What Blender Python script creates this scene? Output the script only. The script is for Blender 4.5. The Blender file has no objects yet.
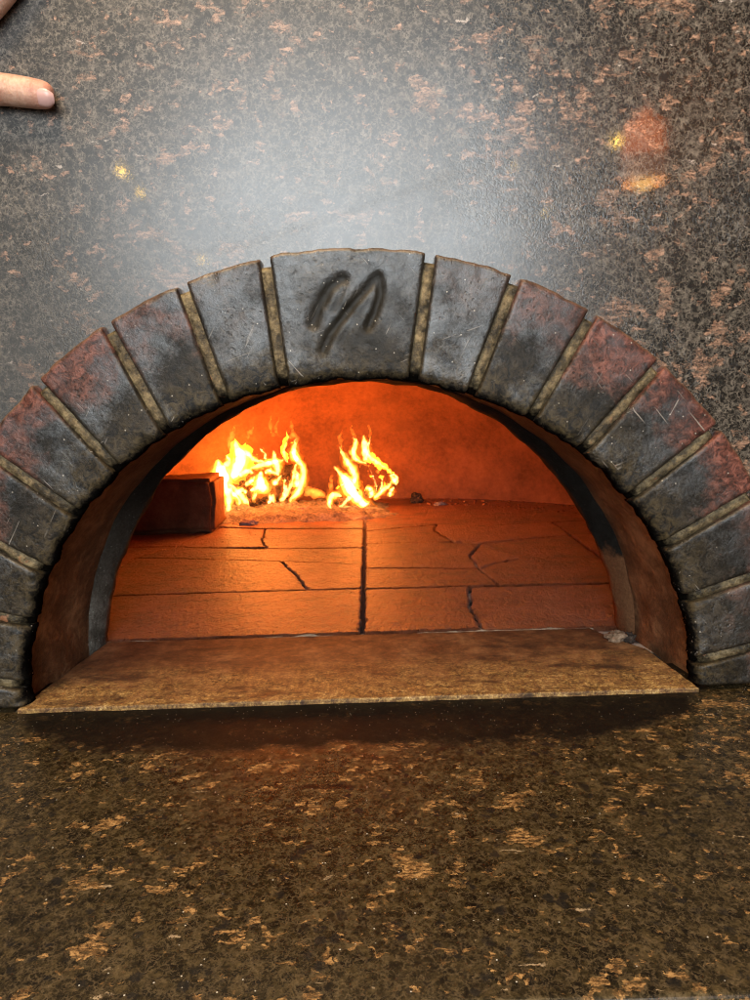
import bpy, bmesh, math, random
from math import sin, cos, pi, sqrt, atan2, radians
from mathutils import Vector, Matrix, noise
random.seed(7)
SC = bpy.context.scene
COL = SC.collection

# ------------------------------------------------------------------ camera
S = 0.55                                   # camera to brick face, metres
PIT, YAW, ROL = radians(9), radians(.28), radians(-1.72)
FPX, CXP, CYP = 727.0, 375.0, 500.0
FWD = Vector((sin(YAW)*cos(PIT), cos(YAW)*cos(PIT), -sin(PIT)))
RT0 = Vector((cos(YAW), -sin(YAW), 0)); UP0 = RT0.cross(FWD)
RT = cos(ROL)*RT0 + sin(ROL)*UP0; UP = -sin(ROL)*RT0 + cos(ROL)*UP0
CAM = Vector((.024*S, -S, .449*S))
def ray(px, py): return (px-CXP)*RT - (py-CYP)*UP + FPX*FWD
def on_y(px, py, y):                       # point of the picture on an upright plane
    d = ray(px, py); return CAM + d*((y-CAM.y)/d.y)
def on_z(px, py, z=0.0):                   # point of the picture on a level plane
    d = ray(px, py); return CAM + d*((z-CAM.z)/d.z)
cd = bpy.data.cameras.new('camera'); co = bpy.data.objects.new('camera', cd); COL.objects.link(co)
cd.sensor_fit = 'VERTICAL'; cd.sensor_height = 36; cd.lens = 36*FPX/1000
cd.clip_start = .01; cd.clip_end = 100
M = Matrix((RT, UP, -FWD)).transposed().to_4x4(); M.translation = CAM; co.matrix_world = M
SC.camera = co

# ------------------------------------------------------------------ helpers
def link(name, me, mat=None, parent=None):
    o = bpy.data.objects.new(name, me); COL.objects.link(o)
    if mat: me.materials.append(mat)
    if parent: o.parent = parent
    return o
def obj(name, bm, mat=None, parent=None, smooth=True):
    me = bpy.data.meshes.new(name)
    bmesh.ops.recalc_face_normals(bm, faces=bm.faces)
    bm.to_mesh(me); bm.free()
    if smooth:
        for p in me.polygons: p.use_smooth = True
    return link(name, me, mat, parent)
def thing(name, label, cat, group=None, loc=(0, 0, 0)):
    o = bpy.data.objects.new(name, None); COL.objects.link(o); o.location = loc
    o.empty_display_size = .02
    return tag(o, label, cat, group)
def tag(o, label, cat, group=None, kind=None):
    o['label'] = label; o['category'] = cat
    if group: o['group'] = group
    if kind: o['kind'] = kind
    return o
def fbm(p, s, oct=4): return noise.fractal(Vector(p)*s, 1.0, 2.0, oct)
def grid(bm, P, closed_u=False):
    """P[i][j] of points -> quads"""
    V = [[bm.verts.new(p) for p in row] for row in P]
    n = len(V)
    for i in range(n if closed_u else n-1):
        A, B = V[i], V[(i+1) % n]
        for j in range(len(A)-1):
            bm.faces.new((A[j], B[j], B[j+1], A[j+1]))
    return V
def tube(bm, pts, rads, n=10, flat=1.0, axis=None):
    """a closed round tapered tube through pts"""
    rings = []
    for i, p in enumerate(pts):
        a = pts[max(0, i-1)]; b = pts[min(len(pts)-1, i+1)]
        t = (Vector(b)-Vector(a)).normalized()
        s = t.cross(Vector((0, 1, 0)) if axis is None else axis)
        if s.length < 1e-5: s = t.cross(Vector((1, 0, 0)))
        s.normalize(); w = s.cross(t)
        rings.append([bm.verts.new(Vector(p)+rads[i]*(cos(2*pi*k/n)*s+sin(2*pi*k/n)*flat*w)) for k in range(n)])
    for A, B in zip(rings, rings[1:]):
        for k in range(n): bm.faces.new((A[k], A[(k+1) % n], B[(k+1) % n], B[k]))
    bm.faces.new(rings[0][::-1]); bm.faces.new(rings[-1])
def spline(pts, n):
    """Catmull-Rom through tuples of any length"""
    P = [pts[0]]+list(pts)+[pts[-1]]; out = []
    m = len(pts)-1
    for k in range(n):
        f = k/(n-1)*m; i = min(int(f), m-1); t = f-i
        a, b, c, d = P[i], P[i+1], P[i+2], P[i+3]
        out.append(tuple(.5*((2*q)+(r-p)*t+(2*p-5*q+4*r-s)*t*t+(-p+3*q-3*r+s)*t**3) for p, q, r, s in zip(a, b, c, d)))
    return out

# ------------------------------------------------------------------ node helpers
class NT:
    def __init__(s, name, out=True):
        s.m = bpy.data.materials.new(name); s.m.use_nodes = True
        s.t = s.m.node_tree; s.t.nodes.clear(); s.o = s.n('ShaderNodeOutputMaterial')
    def n(s, typ, **kw):
        nd = s.t.nodes.new(typ)
        for k, v in kw.items(): setattr(nd, k, v)
        return nd
    def l(s, a, b): s.t.links.new(a, b)
    def put(s, sock, v):
        if hasattr(v, 'is_output') or hasattr(v, 'links'): s.l(v, sock)
        else: sock.default_value = v
    def coord(s): return s.n('ShaderNodeTexCoord').outputs['Object']
    def vmath(s, op, a, b):
        nd = s.n('ShaderNodeVectorMath', operation=op); s.put(nd.inputs[0], a)
        s.put(nd.inputs['Scale'] if op == 'SCALE' else nd.inputs[1], b); return nd.outputs[0]
    def math(s, op, a, b=0.0, clamp=False):
        nd = s.n('ShaderNodeMath', operation=op, use_clamp=clamp); s.put(nd.inputs[0], a); s.put(nd.inputs[1], b); return nd.outputs[0]
    def noise(s, v, scale, detail=4, rough=.55, dist=0.0, col=False):
        nd = s.n('ShaderNodeTexNoise'); s.put(nd.inputs['Vector'], v)
        nd.inputs['Scale'].default_value = scale; nd.inputs['Detail'].default_value = detail
        nd.inputs['Roughness'].default_value = rough; nd.inputs['Distortion'].default_value = dist
        return nd.outputs['Color' if col else 'Fac']
    def vor(s, v, scale, feature='F1', out='Distance'):
        nd = s.n('ShaderNodeTexVoronoi', feature=feature); s.put(nd.inputs['Vector'], v)
        nd.inputs['Scale'].default_value = scale; return nd.outputs[out]
    def ramp(s, f, stops, interp='LINEAR'):
        nd = s.n('ShaderNodeValToRGB'); nd.color_ramp.interpolation = interp
        e = nd.color_ramp.elements
        while len(e) < len(stops): e.new(.5)
        for q, (p, c) in zip(e, stops):
            q.position = p; q.color = (c, c, c, 1) if not hasattr(c, '__len__') else (*c, 1)
        s.put(nd.inputs[0], f); return nd.outputs[0]
    def mix(s, f, a, b, blend='MIX'):
        nd = s.n('ShaderNodeMix', data_type='RGBA', blend_type=blend)
        s.put(nd.inputs[0], f)
        for k, v in ((6, a), (7, b)):
            if isinstance(v, tuple) and len(v) == 3: v = (*v, 1)
            s.put(nd.inputs[k], v)
        return nd.outputs[2]
    def rng(s, f, a, b, c=0.0, d=1.0, smooth=False):
        nd = s.n('ShaderNodeMapRange', clamp=True)
        if smooth: nd.interpolation_type = 'SMOOTHSTEP'
        s.put(nd.inputs[0], f)
        for i, v in enumerate((a, b, c, d)): nd.inputs[1+i].default_value = v
        return nd.outputs[0]
    def sep(s, v):
        nd = s.n('ShaderNodeSeparateXYZ'); s.put(nd.inputs[0], v); return nd.outputs
    def attr(s, name):
        nd = s.n('ShaderNodeAttribute'); nd.attribute_name = name; return nd.outputs['Fac']
    def bump(s, h, strength=.3, dist=.002, prev=None):
        nd = s.n('ShaderNodeBump'); nd.inputs['Strength'].default_value = strength; nd.inputs['Distance'].default_value = dist
        s.put(nd.inputs['Height'], h)
        if prev is not None: s.l(prev, nd.inputs['Normal'])
        return nd.outputs[0]
    def bsdf(s, **kw):
        nd = s.n('ShaderNodeBsdfPrincipled')
        for k, v in kw.items():
            k = k.replace('_', ' ')
            if isinstance(v, tuple) and len(v) == 3 and 'Radius' not in k: v = (*v, 1)
            s.put(nd.inputs[k], v)
        s.l(nd.outputs[0], s.o.inputs[0]); return nd
    def squash(s, v, sc):
        nd = s.n('ShaderNodeMapping'); s.put(nd.inputs[0], v); nd.inputs['Scale'].default_value = sc; return nd.outputs[0]

# ------------------------------------------------------------------ materials
def granite(name, counter=False):
    t = NT(name); c = t.coord()
    w = t.vmath('ADD', c, t.vmath('SCALE', t.vmath('SUBTRACT', t.noise(c, 190, 4, .7, col=True), (.5, .5, .5)), .0065))
    # dark ground mass: interlocking small grains, pale lacework round them
    n1 = t.noise(c, 260, 8, .8, .8); n2 = t.noise(c, 55, 5, .7, .8)
    g1 = t.sep(t.vor(w, 300, out='Color'))[0]; g2 = t.sep(t.vor(w, 150, out='Color'))[1]
    v = t.math('ADD', t.math('ADD', t.math('MULTIPLY', n1, .50), t.math('MULTIPLY', n2, .26)), t.math('ADD', t.math('MULTIPLY', g1, .13), t.math('MULTIPLY', g2, .11)))
    if counter:
        base = t.ramp(v, [(.40, (.007, .005, .0025)), (.52, (.026, .018, .007)), (.61, (.068, .046, .019)), (.72, (.17, .112, .048))])
    else:
        base = t.ramp(v, [(.40, (.006, .005, .004)), (.52, (.019, .016, .013)), (.60, (.062, .051, .041)), (.71, (.22, .18, .14))])
    for sc, wd, lo_, hi_, k in ((125, .07, .50, .64, .5), (240, .11, .47, .60, .65), (420, .14, .46, .58, .5)):
        e = t.math('ADD', t.vor(w, sc, 'DISTANCE_TO_EDGE'), t.math('MULTIPLY', t.math('SUBTRACT', n1, .5), .10))
        lace = t.math('MULTIPLY', t.rng(e, wd*.35, wd, 1, 0), t.rng(t.noise(c, sc*.75, 5, .75), lo_, hi_))
        base = t.mix(t.math('MULTIPLY', lace, k), base, (.13, .09, .046) if counter else (.23, .19, .15))
    # round dark mineral grains
    dk = t.math('ADD', t.vor(w, 100), t.math('MULTIPLY', t.math('SUBTRACT', n1, .5), .4))
    base = t.mix(t.math('MULTIPLY', t.rng(dk, .24, .38, .8, 0, True), t.rng(t.noise(c, 45, 3), .47, .58)), base, (.011, .010, .009))
    # copper feldspar crystals with fibres running level
    st = (.18, 1, 1) if not counter else (.26, 1.1, 1)
    fib = t.noise(t.squash(w, st), 560, 4, .75)
    fine = t.noise(t.squash(c, (.7, 1, 1)), 330, 5, .8)
    lo = t.noise(c, 5, 3, .6)                                     # some areas carry more feldspar
    def crystals(sc, det, thr, ramp, base, k, bias=.12):
        f = t.noise(t.squash(w, (.75, 1, 1) if not counter else (.8, 1, 1)), sc, det, .62, .35)
        f = t.math('ADD', f, t.math('MULTIPLY', t.math('SUBTRACT', lo, .5), bias))
        f = t.math('ADD', f, t.math('MULTIPLY', t.math('SUBTRACT', fine, .5), .10))
        m = t.math('MULTIPLY', t.rng(f, thr, thr+.022), t.rng(fib, .42, .54, .10, 1))
        col = t.ramp(t.math('ADD', t.math('MULTIPLY', fib, .75), t.math('MULTIPLY', fine, .35)), ramp)
        return t.mix(t.math('MULTIPLY', m, k), base, col)
    if counter:
        pal = [(.40, (.05, .024, .009)), (.55, (.19, .095, .034)), (.68, (.62, .36, .14))]
    else:
        pal = [(.40, (.055, .033, .024)), (.55, (.18, .098, .062)), (.68, (.52, .31, .21))]
    base = crystals(28, 4, .635 if not counter else .665, pal, base, .8)
    if not counter:                                                # coarser feldspar towards one side of the panel
        pl = base; big_ = crystals(40, 3, .585, pal, base, .85)
        base = t.mix(t.rng(t.math('ADD', t.sep(c)[0], t.math('MULTIPLY', t.math('SUBTRACT', lo, .5), .3)), .10, .22), pl, big_)
    base = crystals(58, 3, .625, pal, base, .9)
    base = crystals(120, 2, .63, pal, base, .85)
    # lone bright fibres
    lf = t.noise(t.squash(w, (.22, 1, 1)), 190, 3, .6)
    base = t.mix(t.rng(lf, .70, .74, 0, .75), base, (.50, .36, .22) if counter else (.52, .43, .37))
    # mica glints
    base = t.mix(t.math('MULTIPLY', t.rng(t.vor(c, 330), .10, .16, 1, 0), t.rng(t.sep(t.vor(c, 330, out='Color'))[1], .945, .95)), base, (.6, .55, .48))
    xyz = t.sep(c)
    big = t.noise(c, 7, 5, .6)
    if counter:
        # near-black, rougher band painted in front of the hearth slab, with ragged ends
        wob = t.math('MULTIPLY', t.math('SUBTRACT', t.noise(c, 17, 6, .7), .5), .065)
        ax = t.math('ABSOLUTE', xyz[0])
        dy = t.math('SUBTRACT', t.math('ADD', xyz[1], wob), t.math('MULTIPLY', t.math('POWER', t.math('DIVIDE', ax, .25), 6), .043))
        darkened = t.math('MULTIPLY', t.rng(dy, -.082, -.062, 0, 1, True), t.rng(ax, .30, .28, 0, 1, True))
        base = t.mix(t.math('MULTIPLY', darkened, t.rng(t.noise(c, 38, 5, .7), .35, .62, .985, .86)), base, (.005, .0035, .0025))
        # burnt mark and crumbs
        mk = t.math('ADD', t.math('POWER', t.math('DIVIDE', t.math('ADD', xyz[0], .022), .022), 2), t.math('POWER', t.math('DIVIDE', t.math('ADD', t.math('ADD', xyz[1], .123), t.math('MULTIPLY', wob, .2)), .0035), 2))
        base = t.mix(t.rng(mk, .4, 1.1, .85, 0), base, (.006, .005, .004))
        crumb = t.math('MULTIPLY', t.rng(t.vor(c, 260), .05, .09, 1, 0), t.math('MULTIPLY', t.rng(t.sep(t.vor(c, 260, out='Color'))[2], .90, .93), t.rng(xyz[1], -.075, -.03)))
        base = t.mix(crumb, base, (.75, .66, .5))
        rough = t.math('ADD', t.rng(t.math('ADD', big, t.math('MULTIPLY', n1, .3)), .4, .9, .19, .36), t.math('MULTIPLY', darkened, .35))
        nb = t.bump(t.math('ADD', n1, t.math('MULTIPLY', t.noise(c, 500, 3), .4)), .12, .001)
        t.bsdf(Base_Color=base, Roughness=rough, Normal=nb, Specular_IOR_Level=t.math('SUBTRACT', .45, t.math('MULTIPLY', darkened, .33)))
    else:
        # smoke film on the stone just above the arch, thin and cloudy
        rd = t.math('ADD', t.vmath('LENGTH', t.vmath('MULTIPLY', t.vmath('SUBTRACT', c, (0, .0135, .0)), (.95, 0, 1)), (0, 0, 0)) if False else t.math('SQRT', t.math('ADD', t.math('POWER', xyz[0], 2), t.math('POWER', xyz[2], 2))), t.math('MULTIPLY', t.math('SUBTRACT', t.noise(c, 8, 5, .65), .5), .14))
        fm = t.math('MULTIPLY', t.rng(rd, .50, .35, 0, 1, True), t.rng(xyz[0], .26, .10, 0, 1, True))
        base = t.mix(t.math('MULTIPLY', fm, .55), base, (.060, .060, .058))
        # a greasy haze wiped over the middle and one side, clean stone beyond it
        hz = t.math('ADD', xyz[0], t.math('MULTIPLY', t.math('SUBTRACT', t.noise(c, 6, 5, .65), .5), .30))
        haze = t.math('MULTIPLY', t.rng(hz, .17, .02, 0, 1, True), t.rng(hz, -.50, -.20, .5, 1, True))
        rough = t.math('ADD', t.math('ADD', .20, t.math('MULTIPLY', haze, .26)), t.rng(t.math('ADD', big, t.math('MULTIPLY', t.noise(c, 260, 4, .7), .35)), .45, .9, -.05, .09))
        # crazed greasy film just over the arch
        film = t.math('MULTIPLY', t.rng(xyz[2], .46, .36), t.rng(t.noise(c, 14, 4), .42, .6))
        fh = t.math('MULTIPLY', t.rng(t.vor(t.vmath('ADD', c, t.vmath('SCALE', t.noise(c, 150, 2, col=True), .01)), 260, 'DISTANCE_TO_EDGE'), 0, .2), film)
        nb = t.bump(t.math('ADD', t.noise(c, 330, 5, .7), t.math('MULTIPLY', fh, .8)), .22, .0009)
        cn = t.bump(t.noise(c, 140, 4, .7), .062, .0004)
        b = t.bsdf(Base_Color=base, Roughness=rough, Normal=nb, Specular_IOR_Level=.5, Coat_Weight=.6, Coat_Roughness=.045)
        t.l(cn, b.inputs['Coat Normal'])
    return t.m

def brick_mat():
    t = NT('sooty_glazed_brick'); c = t.coord()
    v = t.attr('radial'); red = t.attr('redness'); seed = t.attr('seed'); grv = t.attr('groove')
    cc = t.n('ShaderNodeCombineXYZ'); t.l(seed, cc.inputs[1]); q = t.vmath('ADD', c, cc.outputs[0])
    n1 = t.noise(q, 26, 6, .65); n2 = t.noise(q, 150, 6, .75, .6); n3 = t.noise(q, 520, 5, .75)
    base = t.ramp(t.math('ADD', t.math('ADD', t.math('MULTIPLY', n1, .5), t.math('MULTIPLY', n2, .38)), t.math('MULTIPLY', n3, .2)),
                  [(.43, (.006, .005, .0035)), (.54, (.018, .0145, .0105)), (.64, (.052, .042, .032)), (.77, (.18, .145, .115))])
    rm = t.math('MULTIPLY', t.rng(t.math('ADD', v, t.math('MULTIPLY', t.math('SUBTRACT', n1, .5), 1.9)), .50, .95), red, True)
    base = t.mix(t.math('MULTIPLY', rm, t.rng(n2, .34, .58, .15, 1)), base, t.ramp(n2, [(.3, (.06, .02, .014)), (.5, (.16, .052, .036)), (.7, (.30, .12, .085))]))
    gm = t.math('MULTIPLY', t.rng(t.math('ADD', v, t.math('MULTIPLY', t.math('SUBTRACT', n1, .5), .9)), .45, .02), t.rng(n2, .42, .60))
    base = t.mix(t.math('MULTIPLY', gm, .75), base, (.085, .060, .027))
    lip = t.rng(t.math('ADD', v, t.math('MULTIPLY', t.math('SUBTRACT', n2, .5), .10)), .012, .052, 1, 0)
    base = t.mix(lip, base, (.005, .0045, .004))
    base = t.mix(t.math('MULTIPLY', grv, .78), base, (.013, .0105, .0065))
    # pits, pale chips and scratches running every way
    pit = t.math('MULTIPLY', t.rng(t.vor(q, 240), .16, .30, 1, 0), t.rng(n1, .44, .6))
    base = t.mix(t.math('MULTIPLY', pit, .7), base, (.012, .009, .007))
    scr = None
    for ang, sh in ((.7, .0), (-.5, 3.0), (1.9, 7.0)):
        mp = t.n('ShaderNodeMapping'); t.l(q, mp.inputs[0]); mp.inputs['Rotation'].default_value = (0, ang, 0); mp.inputs['Location'].default_value = (sh, sh, 0)
        f = t.rng(t.noise(t.squash(mp.outputs[0], (1, 1, .045)), 460, 1, .4, .3), .735, .765)
        scr = f if scr is None else t.math('MAXIMUM', scr, f)
    scr = t.math('MULTIPLY', scr, t.rng(t.noise(q, 18, 3), .48, .6))
    base = t.mix(t.math('MULTIPLY', scr, .7), base, (.32, .28, .24))
    chip = t.math('MULTIPLY', t.rng(t.math('ADD', t.vor(q, 300), t.math('MULTIPLY', n3, .12)), .16, .26, 1, 0), t.rng(t.sep(t.vor(q, 300, out='Color'))[0], .93, .95))
    base = t.mix(chip, base, (.42, .37, .30))
    top = t.rng(v, .972, .992); base = t.mix(t.math('MULTIPLY', top, t.rng(n2, .35, .55)), base, (.15, .085, .05))
    rough = t.rng(t.math('ADD', t.math('MULTIPLY', t.noise(q, 13, 5, .6), .65), t.math('MULTIPLY', n3, .35)), .38, .62, .17, .62)
    h = t.math('ADD', t.math('ADD', t.math('MULTIPLY', n2, .9), t.math('MULTIPLY', n3, .55)), t.math('ADD', t.math('MULTIPLY', pit, -.35), t.math('MULTIPLY', scr, .15)))
    rough = t.math('MAXIMUM', rough, lip); ps = t.rng(t.math('ADD', t.math('ADD', t.math('MULTIPLY', t.noise(q, 15, 6, .68), .8), t.math('MULTIPLY', n3, .25)), t.math('MULTIPLY', v, .16)), .55, .68)
    ps = t.math('MULTIPLY', ps, t.math('SUBTRACT', 1.0, t.math('MAXIMUM', grv, rm), True))
    rough = t.math('MAXIMUM', t.math('ADD', t.math('MULTIPLY', ps, -.10), t.math('ADD', .42, t.math('MULTIPLY', t.math('SUBTRACT', n3, .5), .5))), lip)
    spec = t.math('MULTIPLY', t.math('SUBTRACT', 1.0, lip), t.math('ADD', .22, t.math('MULTIPLY', ps, .85)))
    t.bsdf(Base_Color=base, Roughness=rough, Normal=t.bump(h, .6, .0010), Specular_IOR_Level=spec)
    return t.m
def mortar_mat():
    t = NT('greasy_mortar'); c = t.coord(); v = t.attr('radial')
    n = t.noise(c, 180, 6, .7); n2 = t.noise(c, 40, 3)
    b = t.ramp(t.math('ADD', n, t.math('MULTIPLY', t.math('SUBTRACT', n2, .5), .6)), [(.36, (.030, .021, .010)), (.50, (.11, .077, .036)), (.68, (.29, .21, .105))])
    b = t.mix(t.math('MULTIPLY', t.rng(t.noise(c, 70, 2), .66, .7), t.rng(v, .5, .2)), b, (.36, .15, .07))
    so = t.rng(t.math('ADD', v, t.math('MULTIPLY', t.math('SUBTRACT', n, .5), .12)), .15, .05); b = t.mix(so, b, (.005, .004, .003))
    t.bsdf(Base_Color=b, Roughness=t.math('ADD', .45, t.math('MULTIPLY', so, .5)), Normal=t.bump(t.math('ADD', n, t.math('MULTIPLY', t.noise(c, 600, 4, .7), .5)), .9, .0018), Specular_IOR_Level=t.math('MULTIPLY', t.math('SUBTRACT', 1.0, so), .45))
    return t.m
def masonry(name, dark, mid, light, scale=60, rough=.75, bump=.6, darkened=None, speck=None, dist=.003, spec=.22, rust=None):
    """worn plaster/firebrick; soot=(z0,z1,colour) sooty above a height, with a ragged edge"""
    t = NT(name); c = t.coord()
    n = t.noise(c, scale, 7, .65); n2 = t.noise(c, scale*6, 4, .7); n3 = t.noise(c, scale*.25, 3)
    f = t.math('ADD', t.math('ADD', t.math('MULTIPLY', n, .6), t.math('MULTIPLY', n2, .3)), t.math('MULTIPLY', n3, .25))
    b = t.ramp(f, [(.36, dark), (.56, mid), (.78, light)])
    if speck: b = t.mix(t.math('MULTIPLY', t.rng(t.vor(c, speck[0]), .12, .22, 1, 0), t.rng(n2, .45, .6)), b, speck[1])
    if darkened:
        z = t.math('ADD', t.sep(c)[2], t.math('MULTIPLY', t.math('SUBTRACT', n, .5), .12))
        if len(darkened) > 3: z = t.math('ADD', z, t.math('MULTIPLY', t.rng(t.sep(c)[0], -.05, .1), darkened[3]))
        b = t.mix(t.rng(z, darkened[0], darkened[1], 0, .93), b, darkened[2])
    if rust:                                                    # rusty brown where the collar has broken away low on one side
        xs = t.sep(c); k = t.math('MULTIPLY', t.rng(xs[0], .1, .15), t.rng(t.math('ADD', xs[2], t.math('MULTIPLY', t.math('SUBTRACT', n, .5), .06)), .085, .072))
        b = t.mix(k, b, t.mix(n2, rust[0], rust[1]))
    t.bsdf(Base_Color=b, Roughness=rough, Specular_IOR_Level=spec, Normal=t.bump(t.math('ADD', n, t.math('MULTIPLY', n2, .5)), bump, dist))
    return t.m
def slab_mat():
    t = NT('worn_hearth_slab'); c = t.coord(); y = t.sep(c)[1]
    n = t.noise(c, 34, 7, .7); n2 = t.noise(c, 150, 9, .9); n3 = t.noise(t.squash(c, (.35, 1, 1)), 30, 7, .75)
    b = t.ramp(t.math('ADD', t.math('MULTIPLY', n, .65), t.math('MULTIPLY', n2, .35)), [(.40, (.035, .015, .006)), (.52, (.125, .056, .022)), (.66, (.29, .15, .066))])
    # flour and ash dust gathered along the front of the slab
    fr = t.math('MULTIPLY', t.rng(t.math('ADD', y, t.math('MULTIPLY', t.math('SUBTRACT', n3, .5), .20)), .085, .010), t.rng(n2, .44, .56))
    b = t.mix(t.math('MULTIPLY', fr, .9), b, t.ramp(t.math('ADD', t.math('MULTIPLY', t.noise(c, 420, 5, .8), .6), t.math('MULTIPLY', t.noise(t.squash(c, (.5, 1, 1)), 70, 6, .75), .4)), [(.40, (.075, .038, .011)), (.52, (.42, .245, .072)), (.62, (.85, .60, .26))]))
    b = t.mix(t.rng(t.math('ADD', n3, t.math('MULTIPLY', n2, .15)), .62, .70, 0, .85), b, (.028, .014, .007))
    t.bsdf(Base_Color=b, Roughness=.6, Normal=t.bump(t.math('ADD', n, t.math('MULTIPLY', n2, .45)), .6, .0018))
    return t.m
def tile_mat():
    t = NT('fired_hearth_tile'); c = t.coord(); seed = t.attr('seed')
    n = t.noise(c, 26, 6, .65); n2 = t.noise(t.squash(c, (1.5, 1, 1)), 150, 7, .8)
    f = t.math('ADD', t.math('ADD', t.math('MULTIPLY', n, .6), t.math('MULTIPLY', n2, .35)), t.math('MULTIPLY', seed, .12))
    b = t.ramp(f, [(.38, (.08, .024, .010)), (.54, (.27, .088, .038)), (.74, (.44, .18, .09))])
    b = t.mix(t.rng(t.noise(c, 60, 5, .7), .62, .75, 0, .6), b, (.08, .04, .028))
    h = t.math('ADD', t.math('MULTIPLY', n2, .5), t.math('ADD', t.math('MULTIPLY', n, .4), t.math('MULTIPLY', t.noise(t.squash(c, (1.7, 1, 1)), 80, 6, .7, .6), 1.25)))
    t.bsdf(Base_Color=b, Roughness=t.rng(n2, .35, .65, .24, .48), Specular_IOR_Level=.85, Normal=t.bump(h, 1.0, .012))
    return t.m
def bed_mat():
    t = NT('hearth_bed'); c = t.coord(); s = t.sep(c)
    white = t.math('MULTIPLY', t.math('MULTIPLY', t.rng(s[1], .140, .146), t.rng(s[1], .170, .163)), t.rng(t.noise(c, 30, 4), .40, .5))
    w2 = t.math('MULTIPLY', t.rng(t.noise(c, 16, 3), .50, .56), t.rng(s[0], .07, .10))
    b = t.mix(t.math('MAXIMUM', white, t.math('MULTIPLY', w2, .8)), (.02, .012, .009), (.62, .52, .42))
    t.bsdf(Base_Color=b, Roughness=.9, Normal=t.bump(t.noise(c, 300, 4), .6, .002)); return t.m
def dome_mat():
    t = NT('refractory_dome'); c = t.coord()
    n = t.noise(c, 14, 6, .6); n2 = t.noise(c, 110, 5, .7)
    b = t.ramp(t.math('ADD', t.math('MULTIPLY', n, .6), t.math('MULTIPLY', n2, .4)), [(.36, (.11, .038, .014)), (.55, (.21, .080, .031)), (.76, (.31, .135, .060))])
    b = t.mix(t.rng(t.noise(c, 5, 4, .6), .56, .7, 0, .55), b, (.11, .05, .024))
    t.bsdf(Base_Color=b, Roughness=.85, Normal=t.bump(t.math('ADD', n, t.math('MULTIPLY', n2, .5)), .55, .006)); return t.m
def flame_mat(name, col, k):
    t = NT(name); e = t.n('ShaderNodeEmission'); e.inputs[0].default_value = (*col, 1); e.inputs[1].default_value = k
    t.l(e.outputs[0], t.o.inputs['Volume']); return t.m
def char_mat(name, glow):
    t = NT(name); c = t.coord(); n = t.noise(c, 70, 6, .7); e = t.vor(t.vmath('ADD', c, t.vmath('SCALE', t.noise(c, 90, 3, col=True), .012)), 75, 'DISTANCE_TO_EDGE')
    b = t.ramp(n, [(.35, (.012, .009, .008)), (.6, (.05, .032, .022)), (.8, (.22, .18, .15))])
    cr = t.math('MULTIPLY', t.rng(t.math('ADD', e, t.math('MULTIPLY', n, .25)), .10, .2, 1, 0), t.rng(t.noise(c, 45, 3), .46, .6))
    t.bsdf(Base_Color=b, Roughness=.9, Normal=t.bump(t.math('ADD', n, e), .9, .006),
           Emission_Color=(1, .16, .02), Emission_Strength=t.math('MULTIPLY', cr, glow)); return t.m
def ash_mat():
    t = NT('ash_and_embers'); c = t.coord(); n = t.noise(c, 40, 6, .7); n2 = t.noise(c, 220, 4, .7)
    b = t.ramp(t.math('ADD', t.math('MULTIPLY', n, .6), t.math('MULTIPLY', n2, .4)), [(.40, (.05, .045, .05)), (.54, (.18, .17, .18)), (.70, (.36, .36, .39))])
    em = t.math('MULTIPLY', t.rng(t.noise(c, 55, 5, .7), .56, .68), t.rng(t.attr('ember'), .2, .9))
    t.bsdf(Base_Color=b, Roughness=.95, Normal=t.bump(t.math('ADD', n, n2), .9, .006), Emission_Color=(1, .13, .015), Emission_Strength=t.math('MULTIPLY', em, .7)); return t.m
def plain(name, col, rough=.5, metal=0.0, emit=None, k=0.0):
    t = NT(name); c = t.coord(); n = t.noise(c, 80, 4)
    b = t.mix(n, tuple(x*.75 for x in col), tuple(min(1, x*1.2) for x in col))
    kw = dict(Base_Color=b, Roughness=rough, Metallic=metal)
    if emit: kw.update(Emission_Color=emit, Emission_Strength=k)
    t.bsdf(**kw); return t.m
def skin_mat():
    t = NT('skin'); c = t.coord(); n = t.noise(c, 90, 4); x = t.sep(c)[0]
    b = t.ramp(t.math('ADD', t.math('MULTIPLY', n, .6), t.math('MULTIPLY', t.noise(c, 420, 4, .7), .4)), [(.36, (.44, .21, .135)), (.64, (.68, .42, .30))])
    b = t.mix(t.rng(x, -.222, -.206, 0, .5), b, (.66, .26, .19))          # pinker finger tip
    cr = t.noise(t.squash(c, (1, .15, .15)), 420, 3, .6)
    t.bsdf(Base_Color=b, Roughness=.48, Subsurface_Weight=.15, Subsurface_Scale=.004, Subsurface_Radius=(1, .35, .2),
           Normal=t.bump(t.math('ADD', t.noise(c, 600, 3), t.math('MULTIPLY', cr, 1.2)), .6, .0007)); return t.m

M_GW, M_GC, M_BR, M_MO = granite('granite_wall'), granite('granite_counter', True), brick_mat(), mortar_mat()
M_REV = masonry('smoked_reveal', (.020, .010, .006), (.125, .058, .027), (.38, .20, .095), 34, .6, 1.0, (.12, .24, (.012, .010, .008)))
M_COL = masonry('grey_collar', (.025, .021, .017), (.085, .074, .060), (.24, .22, .19), 60, .85, 1.0, (.05, .15, (.008, .007, .006), .12), (240, (.36, .34, .3)), .004, .08, ((.06, .025, .012), (.26, .12, .055)))
M_SLAB, M_TILE, M_BED, M_DOME = slab_mat(), tile_mat(), bed_mat(), dome_mat()
M_BLOCK = masonry('old_firebrick', (.05, .022, .011), (.11, .048, .024), (.18, .085, .045), 30, .8, .7)
M_FO = flame_mat('flame_edge', (1, .20, .010), 42); M_FL = flame_mat('flame', (1, .34, .035), 170); M_FC = flame_mat('flame_core', (1, .50, .13), 480)
M_FW = flame_mat('flame_wisp', (1, .20, .02), 110)
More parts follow.
